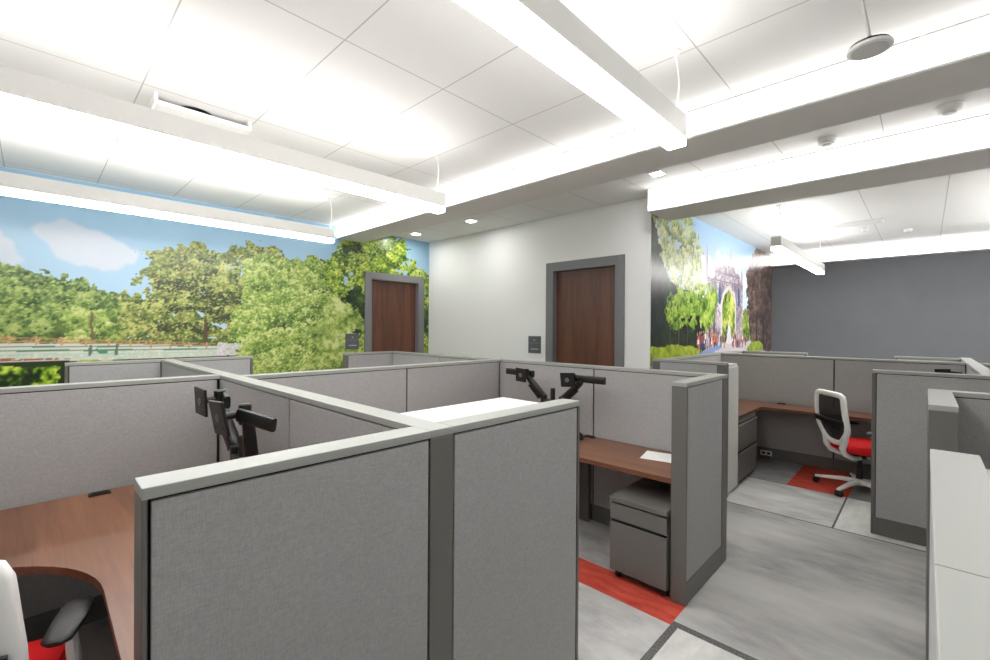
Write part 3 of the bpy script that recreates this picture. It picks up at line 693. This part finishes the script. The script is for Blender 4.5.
# cubicle beyond the aisle
panel('wide panel right of the task chair, facing the aisle', 'y', 4.60, -.38, .295, end=.015)
panel('panel continuing past the right edge behind the aisle', 'y', 4.60, -1.5, -.38)
panel('narrow panel between two posts, left of the storage tower', 'y', 4.52, 1.36, 2.05, start=.06, end=.06)
panel('panel against the gate mural, behind the storage tower', 'x', 1.955, 4.615, 6.359)
panel('back panel left of the task chair, above the corner desk', 'y', 6.36, .75, 2.045)
panel('back panel right of the task chair, above the corner desk', 'y', 6.36, -.289, .75)
panel('back panel of the next cubicle at the far right edge', 'y', 6.36, -1.5, -.381)
panel('divider panel at far right, running towards the dark wall', 'x', -.38, 4.691, 6.45)
panel('divider panel at far right, farthest section by the dark wall', 'x', -.38, 6.45, 7.6)
panel('far panel running along the gate mural towards the dark wall', 'x', 1.955, 6.451, 7.42)
panel('farthest panel below the dark wall at the gate mural corner', 'y', 7.33, 1.17, 1.954, start=.015)
panel('farthest panel below the dark wall at the right', 'y', 7.33, -.289, .267, end=.015)

# ------------------------------------------------------------------ desks
def arc(cx, cy, r, a0, a1, n=14): return [(cx+r*math.cos(math.radians(a0+(a1-a0)*k/n)), cy+r*math.sin(math.radians(a0+(a1-a0)*k/n))) for k in range(n+1)]
def desk(name, label, poly, gables, zt=.705, loc=(0, 0, 0)):
    t = thing(name, label, 'desk', loc)
    MB().prism(poly, zt-.030, zt, M['deskx'], M['deskedge']).build('worktop', t)
    for x0, x1, y0, y1 in gables: MB().box(x0, x1, y0, y1, .0, zt-.0305, M['steel'], .002).build('support_panel', t)
    return t
desk('corner_desk', 'walnut corner desk with curved inner edge behind the bottom left chair',
     [(.825, 1.162), (.825, 3.212), (-1.4, 3.212), (-1.4, 2.52), (-.35, 2.52)] + arc(-.35, 2.0, .52, 90, 0) + [(.165, 1.162)],
     [(.79, .82, 1.2, 1.6), (-1.39, -1.36, 2.6, 3.1)])
desk('corner_desk', 'walnut corner desk over the grey pedestal, with a paper on it',
     [(3.243, 1.082), (3.243, 3.044), (.93, 3.044), (.93, 2.35), (1.9, 2.35)] + arc(2.16, 1.90, .45, 60, 0) + [(2.65, 1.7), (2.66, 1.082)],
     [(3.2, 3.23, 2.0, 2.5), (.94, .97, 2.5, 3.0)])
desk('corner_desk', 'walnut corner desk behind the red and white task chair',
     [(6.352, -.28), (6.352, 1.948), (4.998, 1.948), (4.998, 1.385), (5.82, 1.385)] + arc(5.83, 1.285, .10, 90, 0, 6) + [(5.93, -.28)],
     [(5.9, 6.3, -.27, -.24), (5.95, 6.3, 1.90, 1.93)])

p = MB(); p.box(-.11, .11, -.14, .14, 0, .0015, M['paper']); p = p.build('paper_sheet', loc=(3.07, 1.31, MZ)); p.rotation_euler.z = math.radians(12)
tag(p, 'white paper sheet lying on the centre desk beside the end panel', 'paper')

def clip(label, loc, rz):
    t = thing('cable_grommet', label, 'grommet', loc, rz)
    MB().box(-.045, .045, -.022, .022, 0, .010, M['black'], .003).build('body', t)
    MB().box(-.035, .035, -.012, .012, .0102, .016, M['blackmetal'], .002).build('lid', t)
clip('black cable grommet on the left desk edge against the panel', (.25, 3.15, MZ), 0)
clip('black cable grommet on the centre desk, below the panel seam', (3.2, 1.99, MZ), PI/2)
clip('black cable grommet on the corner desk behind the task chair', (6.30, 1.25, MZ), PI/2)
t = thing('desk_phone_puck', 'black rounded device at the back of the centre desk', 'speakerphone', (3.08, 2.03, MZ))
MB().lathe([(.045, 0), (.05, .01), (.046, .035), (.03, .05), (.012, .056)], M['black']).build('body', t)
MB().lathe([(.02, .0555), (.02, .059), (.006, .0595)], M['blackmetal']).build('button', t)

# pedestal ---------------------------------------------------------------
t = thing('file_pedestal', 'grey steel mobile pedestal with two drawers under the centre desk', 'drawer unit', (2.59, 1.272, 0))
W2 = .185
MB().box(.02, .54, -W2, W2, .055, .495, M['steel'], .002).build('carcass', t)
MB().box(-.004, .545, -W2-.003, W2+.003, .4955, .53, M['steel'], .006).build('top', t)
for z0, z1 in ((.385, .484), (.058, .366)):
    d = MB().box(0, .019, -W2, W2, z0, z1, M['steel'], .003).build('drawer', t)
    MB().box(.008, .0195, -W2+.006, W2-.006, z1+.001, z1+.0095, M['dark']).build('finger_pull', d)
lk = MB(); lk.lathe([(.009, 0), (.009, .004)], M['chrome'], T=Matrix.Translation((-.004, W2-.03, .512)) @ Matrix.Rotation(-PI/2, 4, 'Y')); lk.lathe([(.0055, .004), (.0055, .0048)], M['dark'], T=Matrix.Translation((-.004, W2-.03, .512)) @ Matrix.Rotation(-PI/2, 4, 'Y')); lk.build('lock', t)
for x in (.05, .49):
    for y in (-W2+.035, W2-.035):
        c = MB(); c.tube((x, y-.011, .024), (x, y+.011, .024), .024, M['black'], 14); c.box(x-.016, x+.016, y-.014, y+.014, .046, .0545, M['black']); c.build('caster', t)

# lateral file and tower ---------------------------------------------------
t = thing('lateral_file', 'grey two drawer file cabinet under the far corner desk', 'file cabinet', (5.335, 1.365, 0))
MB().box(-.355, .355, .02, .56, .03, .665, M['steel'], .002).build('carcass', t)
MB().box(-.355, .355, .03, .56, 0, .03, M['dark']).build('plinth', t)
for z0, z1 in ((.355, .625), (.045, .33)):
    d = MB().box(-.353, .353, 0, .019, z0, z1, M['steel'], .003).build('drawer', t)
    hb = MB(); hb.box(-.345, .345, -.008, .0, z1-.022, z1-.004, M['steel'], .002); hb.box(-.345, .345, .004, .0195, z1+.001, z1+.016, M['dark']); hb.build('pull', d)
t = thing('storage_tower', 'tall pale grey storage tower beside the gate mural cubicle entrance', 'cabinet', (4.795, 1.36, 0))
MB().box(-.165, .165, .012, .585, .012, 1.262, M['tower'], .004).build('body', t)
MB().box(-.162, .150, -.006, .0115, .03, 1.235, M['tower'], .003).build('side_skin', t)
MB().box(.1655, .18, .012, .58, .03, 1.25, M['tower'], .003).build('door', t)
MB().box(.18, .20, .02, .035, .86, 1.17, M['trim'], .003).build('door_pull', t)
MB().box(-.155, .155, .02, .58, 0, .0118, M['dark']).build('plinth', t)

# overhead storage bins --------------------------------------------------
def bin_(label, x0, x1, y0, y1, front, zt=1.265):
    t = thing('panel_mounted_bin', label, 'storage bin', ((x0+x1)/2, (y0+y1)/2, zt-.40), 0, 'white overhead storage bins')
    a, b = (x1-x0)/2, (y1-y0)/2
    MB().box(-a, a, -b, b, 0, .40, M['whitemetal'], .006).build('body', t)
    if front == 'y+': q = (-a+.01, a-.01, b+.0005, b+.016); hq = (-.08, .08, b+.016, b+.026)
    elif front == 'y-': q = (-a+.01, a-.01, -b-.016, -b-.0005); hq = (-.08, .08, -b-.026, -b-.016)
    else: q = (a+.0005, a+.016, -b+.01, b-.01); hq = (a+.016, a+.026, -.08, .08)
    d = MB().box(*q, .012, .385, M['whitemetal'], .004).build('door', t)
    MB().box(*hq, .03, .045, M['steel'], .002).build('door_pull', d)
    return t
bin_('white overhead storage bin mounted behind the bottom centre panel', .945, 1.60, 1.158, 1.485, 'y+')
bin_('white overhead storage bin behind the pale cap at the right edge', .945, 1.62, -.44, -.103, 'y-')
bin_('white overhead storage bin at the far right, beyond the divider panel', 6.452, 6.80, -1.3, -.42, 'x+')

# outlet -------------------------------------------------------------------
t = thing('power_outlet', 'white double power outlet on the base of the back panel', 'outlet', (6.3595-.0455+.045, 1.42, .07))
MB().box(-.011, .0, -.062, .062, -.03, .03, M['outlet'], .003).build('cover_plate', t)
for y in (-.028, .028): MB().box(-.013, -.0112, y-.016, y+.016, -.014, .014, M['dark'], .0).build('socket', t)

# ------------------------------------------------------------------ monitor arms
def monitor_arm(label, loc, sides):
    """origin on the worktop; local +x faces the sitter (rotated by half a turn so that is world -x)"""
    t = thing('monitor_arm', label, 'monitor arm', loc, PI, 'black dual monitor arms')
    b = M['blackmetal']
    MB().box(-.05, .06, -.06, .06, 0, .014, b, .004).build('clamp_base', t)
    p = MB(); p.lathe([(.02, .0145), (.02, .387), (.016, .393)], b, n=20); p.lathe([(.027, .235), (.03, .24), (.03, .28), (.027, .285)], b, n=20); p.build('pole', t)
    yk = MB(); yk.box(-.028, .028, -.09, .09, .247, .297, b, .01); yk.lathe([(.026, .23), (.028, .235), (.028, .325), (.02, .335)], b, (0, .095, 0), 18); yk.lathe([(.026, .23), (.028, .235), (.028, .325), (.02, .335)], b, (0, -.095, 0), 18); yk.build('yoke', t)
    for sg, ye, xe, ze, bar0, bar1, xb0, xb1, dzb, yaw, pit, size, off in sides:
        ze += .035; a = MB()
        st = Vector((.0, sg*.105, .31)); en = Vector((.03, ye+off, ze-.01))
        a.sweep([st, st.lerp(en, .08), st.lerp(en, .5), st.lerp(en, .92), en], [.022, .030, .027, .024, .018], [.022, .030, .027, .024, .018], (1, 0, 0), b, n=12, power=3)
        ar = a.build('spring_arm', t)
        c = MB(); o2 = Vector((.012, 0, -.048)); c.sweep([st.lerp(en, .2)+o2, st.lerp(en, .85)+o2], .008, .010, (1, 0, 0), b, n=8, power=3); c.build('cable_cover', ar)
        zb = ze+.012
        k = MB(); k.sweep([(xb0, bar0, zb), ((xb0+xb1)/2, (bar0+bar1)/2, zb+dzb/2), (xb1, bar1, zb+dzb)], .014, .029, (0, 0, 1), b, n=12, power=4); k.build('forearm', t)
        j = MB(); j.lathe([(.024, -.04), (.026, -.035), (.026, .045), (.02, .05)], b, (.03, ye, ze+.005), 18); j.sweep([(.03, ye, ze+.01), (xe-.015, ye, ze+.01)], .016, .016, (0, 0, 1), b, n=10); j.build('tilt_joint', t)
        T = Matrix.Translation((xe, ye, ze+.005)) @ Matrix.Rotation(math.radians(yaw), 4, 'Z') @ Matrix.Rotation(math.radians(sg*3), 4, 'X') @ Matrix.Rotation(math.radians(pit), 4, 'Y')
        v = MB(); v.box(-.006, .006, -size, size, -size, size, b, .004, T); vp = v.build('mounting_plate', t)
        r = MB(); r.lathe([(.018, .0), (.018, .004)], M['trim'], T=T @ Matrix.Translation((.0055, 0, 0)) @ Matrix.Rotation(PI/2, 4, 'Y'))
        for yy, zz in ((-.042, -.042), (.042, -.042), (-.042, .042), (.042, .042)): r.lathe([(.005, 0), (.005, .002)], M['black'], n=10, T=T @ Matrix.Translation((.0058, yy, zz)) @ Matrix.Rotation(PI/2, 4, 'Y'))
        r.build('hub', vp)
    return t
# side, plate y, plate x, plate z, bar from y, bar to y, bar x from, bar x to, bar rise, plate yaw, plate pitch, half size
monitor_arm('black dual monitor arm on the centre desk behind the white storage bin', (3.05, 2.26, MZ),
            [(-1, -.27, .10, .452, -.20, -.53, .01, -.006, .004, -4, 6, .060, .02), (1, .215, .10, .450, .20, .49, .01, -.006, -.002, 12, 6, .057, .085)])
monitor_arm('black dual monitor arm on the left desk beside the spine panel', (.68, 2.27, MZ),
            [(-1, -.26, .11, .490, -.10, -.34, .04, -.01, .01, 6, 4, .066, 0), (1, .12, .13, .468, .14, .32, .06, -.02, -.03, 4, 10, .074, .04)])
monitor_arm('black monitor arm just showing over the panel at the far right', (6.14, .04, MZ),
            [(-1, -.22, .10, .360, -.15, -.30, .01, -.006, .0, -4, 6, .05, 0), (1, .16, .10, .440, .20, .29, .01, -.006, -.01, 8, 6, .056, 0)])

# ------------------------------------------------------------------ task chairs
def task_chair(label, loc, rz):
    """forward is local +x"""
    t = thing('task_chair', label, 'chair', loc, rz)
    W = M['white']
    # seat cushion: stacked rounded outlines
    def outline(sx, sy, n=36, pw=3.6):
        return [(math.copysign(abs(math.cos(2*PI*k/n))**(2/pw), math.cos(2*PI*k/n))*sx, math.copysign(abs(math.sin(2*PI*k/n))**(2/pw), math.sin(2*PI*k/n))*sy) for k in range(n)]
    rings = [(.20, .21, .405), (.238, .238, .413), (.252, .25, .435), (.25, .248, .462), (.236, .234, .482), (.19, .19, .493), (.09, .09, .496)]
    vs = []; n = 36
    for sx, sy, z in rings:
        for x, y in outline(sx, sy):
            front = max(0, x-.12)
            vs.append((x+.03, y, z-.9*front*front-.008*max(0, 1-abs(y)/.2)*(z > .47)))
    fs = [(i*n+j, i*n+(j+1) % n, (i+1)*n+(j+1) % n, (i+1)*n+j) for i in range(len(rings)-1) for j in range(n)] + [tuple(range(n))[::-1], tuple(range((len(rings)-1)*n, len(rings)*n))]
    MB().add(vs, fs, M['red'], True).build('seat', t)
    MB().box(-.16, .20, -.17, .17, .385, .404, M['black'], .008).build('seat_pan', t)
    MB().box(-.12, .10, -.07, .07, .335, .384, M['black'], .012).build('tilt_mechanism', t)
    # back frame loop
    def bk(y, z):  # back surface: leaning and slightly wrapped
        return (-.225-.14*(z-.48)-.10*max(0, z-.78)*0 + .35*y*y - .10*math.sin((z-.48)/.5*PI)*.22, y, z)
    half = [(0, .972), (.10, .972), (.165, .968), (.196, .955), (.208, .925), (.213, .88), (.22, .80), (.226, .72), (.226, .66), (.214, .62), (.18, .575), (.14, .535), (.105, .505), (.06, .49), (0, .487)]
    loop = [bk(y, z) for y, z in half] + [bk(-y, z) for y, z in half[-2:0:-1]]
    MB().sweep(loop, .026, .022, (1, 0, .14), W, closed=True, n=12, power=3).build('back_frame', t)
    fr = [o for o in t.children if o.name.startswith('back_frame')][0]
    m = MB()
    rows = [(z, min(np.interp(z, [.487, .505, .535, .575, .62, .66, .72, .80, .88, .925, .955, .972], [.02, .105, .14, .18, .214, .226, .226, .22, .213, .208, .196, .15]), .24)-.006) for z in np.linspace(.497, .966, 18)]
    vs = []; nn = 11
    for z, wd in rows:
        for k in range(nn):
            q = bk(wd*(2*k/(nn-1)-1), z); vs.append((q[0]+.002, q[1], q[2]))
    fs = [(i*nn+k, i*nn+k+1, (i+1)*nn+k+1, (i+1)*nn+k) for i in range(len(rows)-1) for k in range(nn-1)]
    m.add(vs, fs, M['mesh'], True); m.build('back_mesh', t)
    l = MB(); l.sweep([(lambda q: (q[0]-.024, q[1], q[2]))(bk(y, .70)) for y in (-.222, -.16, -.08, 0, .08, .16, .222)], .03, .008, (1, 0, .14), M['black'], n=10, power=3); l.build('lumbar_support', t)
    # lower back struts sweeping under the seat
    for sg in (-1, 1):
        s = MB(); s.sweep([bk(sg*.20, .60), bk(sg*.155, .53), (-.235, sg*.125, .445), (-.205, sg*.11, .39), (-.13, sg*.095, .355), (-.04, sg*.075, .350)], [.022, .027, .030, .030, .027, .022], [.022, .024, .025, .024, .020, .015], (1, 0, .14), W, n=12, power=3); s.build('back_strut', t)
    # arms
    for sg in (-1, 1):
        a = MB(); a.sweep([(.02, sg*.10, .372), (.03, sg*.20, .372), (.035, sg*.262, .385), (.035, sg*.28, .43), (.03, sg*.28, .50), (.02, sg*.277, .56), (.02, sg*.275, .610)], [.028, .03, .036, .04, .036, .032, .028], [.014, .014, .016, .017, .016, .014, .012], (0, sg, .2), W, n=12, power=3)
        ao = a.build('arm', t)
        a = MB(); a.sweep([(-.105, sg*.265, .626), (-.09, sg*.267, .630), (.0, sg*.272, .633), (.10, sg*.272, .630), (.145, sg*.268, .625), (.155, sg*.266, .622)], [.020, .038, .045, .045, .036, .018], [.008, .013, .014, .014, .012, .007], (0, 0, 1), M['black'], n=14, power=3)
        a.build('arm_pad', ao)
    MB().lathe([(.028, .12), (.028, .24), (.02, .245), (.02, .334)], M['black'], n=20).build('gas_lift', t)
    b = MB(); b.lathe([(.04, .065), (.055, .07), (.055, .115), (.042, .125)], W, n=24); bo = b.build('base_hub', t)
    for k in range(5):
        an = 2*PI*k/5+1.19; cx, cy = math.cos(an), math.sin(an)
        g = MB(); g.sweep([(cx*.03, cy*.03, .100), (cx*.14, cy*.14, .096), (cx*.27, cy*.27, .080), (cx*.365, cy*.365, .070)], [.030, .026, .021, .017], [.022, .020, .016, .011], (0, 0, 1), W, n=12, power=3)
        g.build('base_leg', t)
        cs = MB(); px, py = cx*.355, cy*.355
        for dd in (-.017, .017):
            cs.tube((px-cy*(dd-.009)*1, py+cx*(dd-.009)*1, .0285), (px-cy*(dd+.009), py+cx*(dd+.009), .0285), .028, M['black'], 16)
        cs.sweep([(px-cx*.0, py-cy*.0, .03), (px, py, .062)], .012, .012, (1, 0, 0), M['black'], n=10)
        cs.sweep([(px-cx*.026, py-cy*.026, .04), (px-cx*.01, py-cy*.01, .057), (px+cx*.018, py+cy*.018, .052), (px+cx*.03, py+cy*.03, .036)], .02, .006, (0, 0, 1), M['black'], n=10)
        cs.build('caster', t)
    return t
ch = task_chair('white mesh back task chair with red seat in the cubicle beyond the aisle', (5.735, .465, 0), math.radians(-53))
dup(ch, (-.178, 2.08, 0), math.radians(74), 'white task chair with red seat cut by the bottom left corner, at the curved desk')

# ------------------------------------------------------------------ light and view
wd = bpy.data.worlds.new('world'); scn.world = wd; wd.use_nodes = True
wd.node_tree.nodes['Background'].inputs['Color'].default_value = (.9, .93, 1, 1)
wd.node_tree.nodes['Background'].inputs['Strength'].default_value = .05
vs = scn.view_settings
scn.display_settings.display_device = 'sRGB'
vs.view_transform = 'Standard'; vs.look = 'None'; vs.gamma = 1; vs.use_curve_mapping = False
vs.exposure = 2.47
scn.cycles.max_bounces = 10; scn.cycles.diffuse_bounces = 6; scn.cycles.glossy_bounces = 4
scn.cycles.use_denoising = True
scn.cycles.sample_clamp_indirect = 8
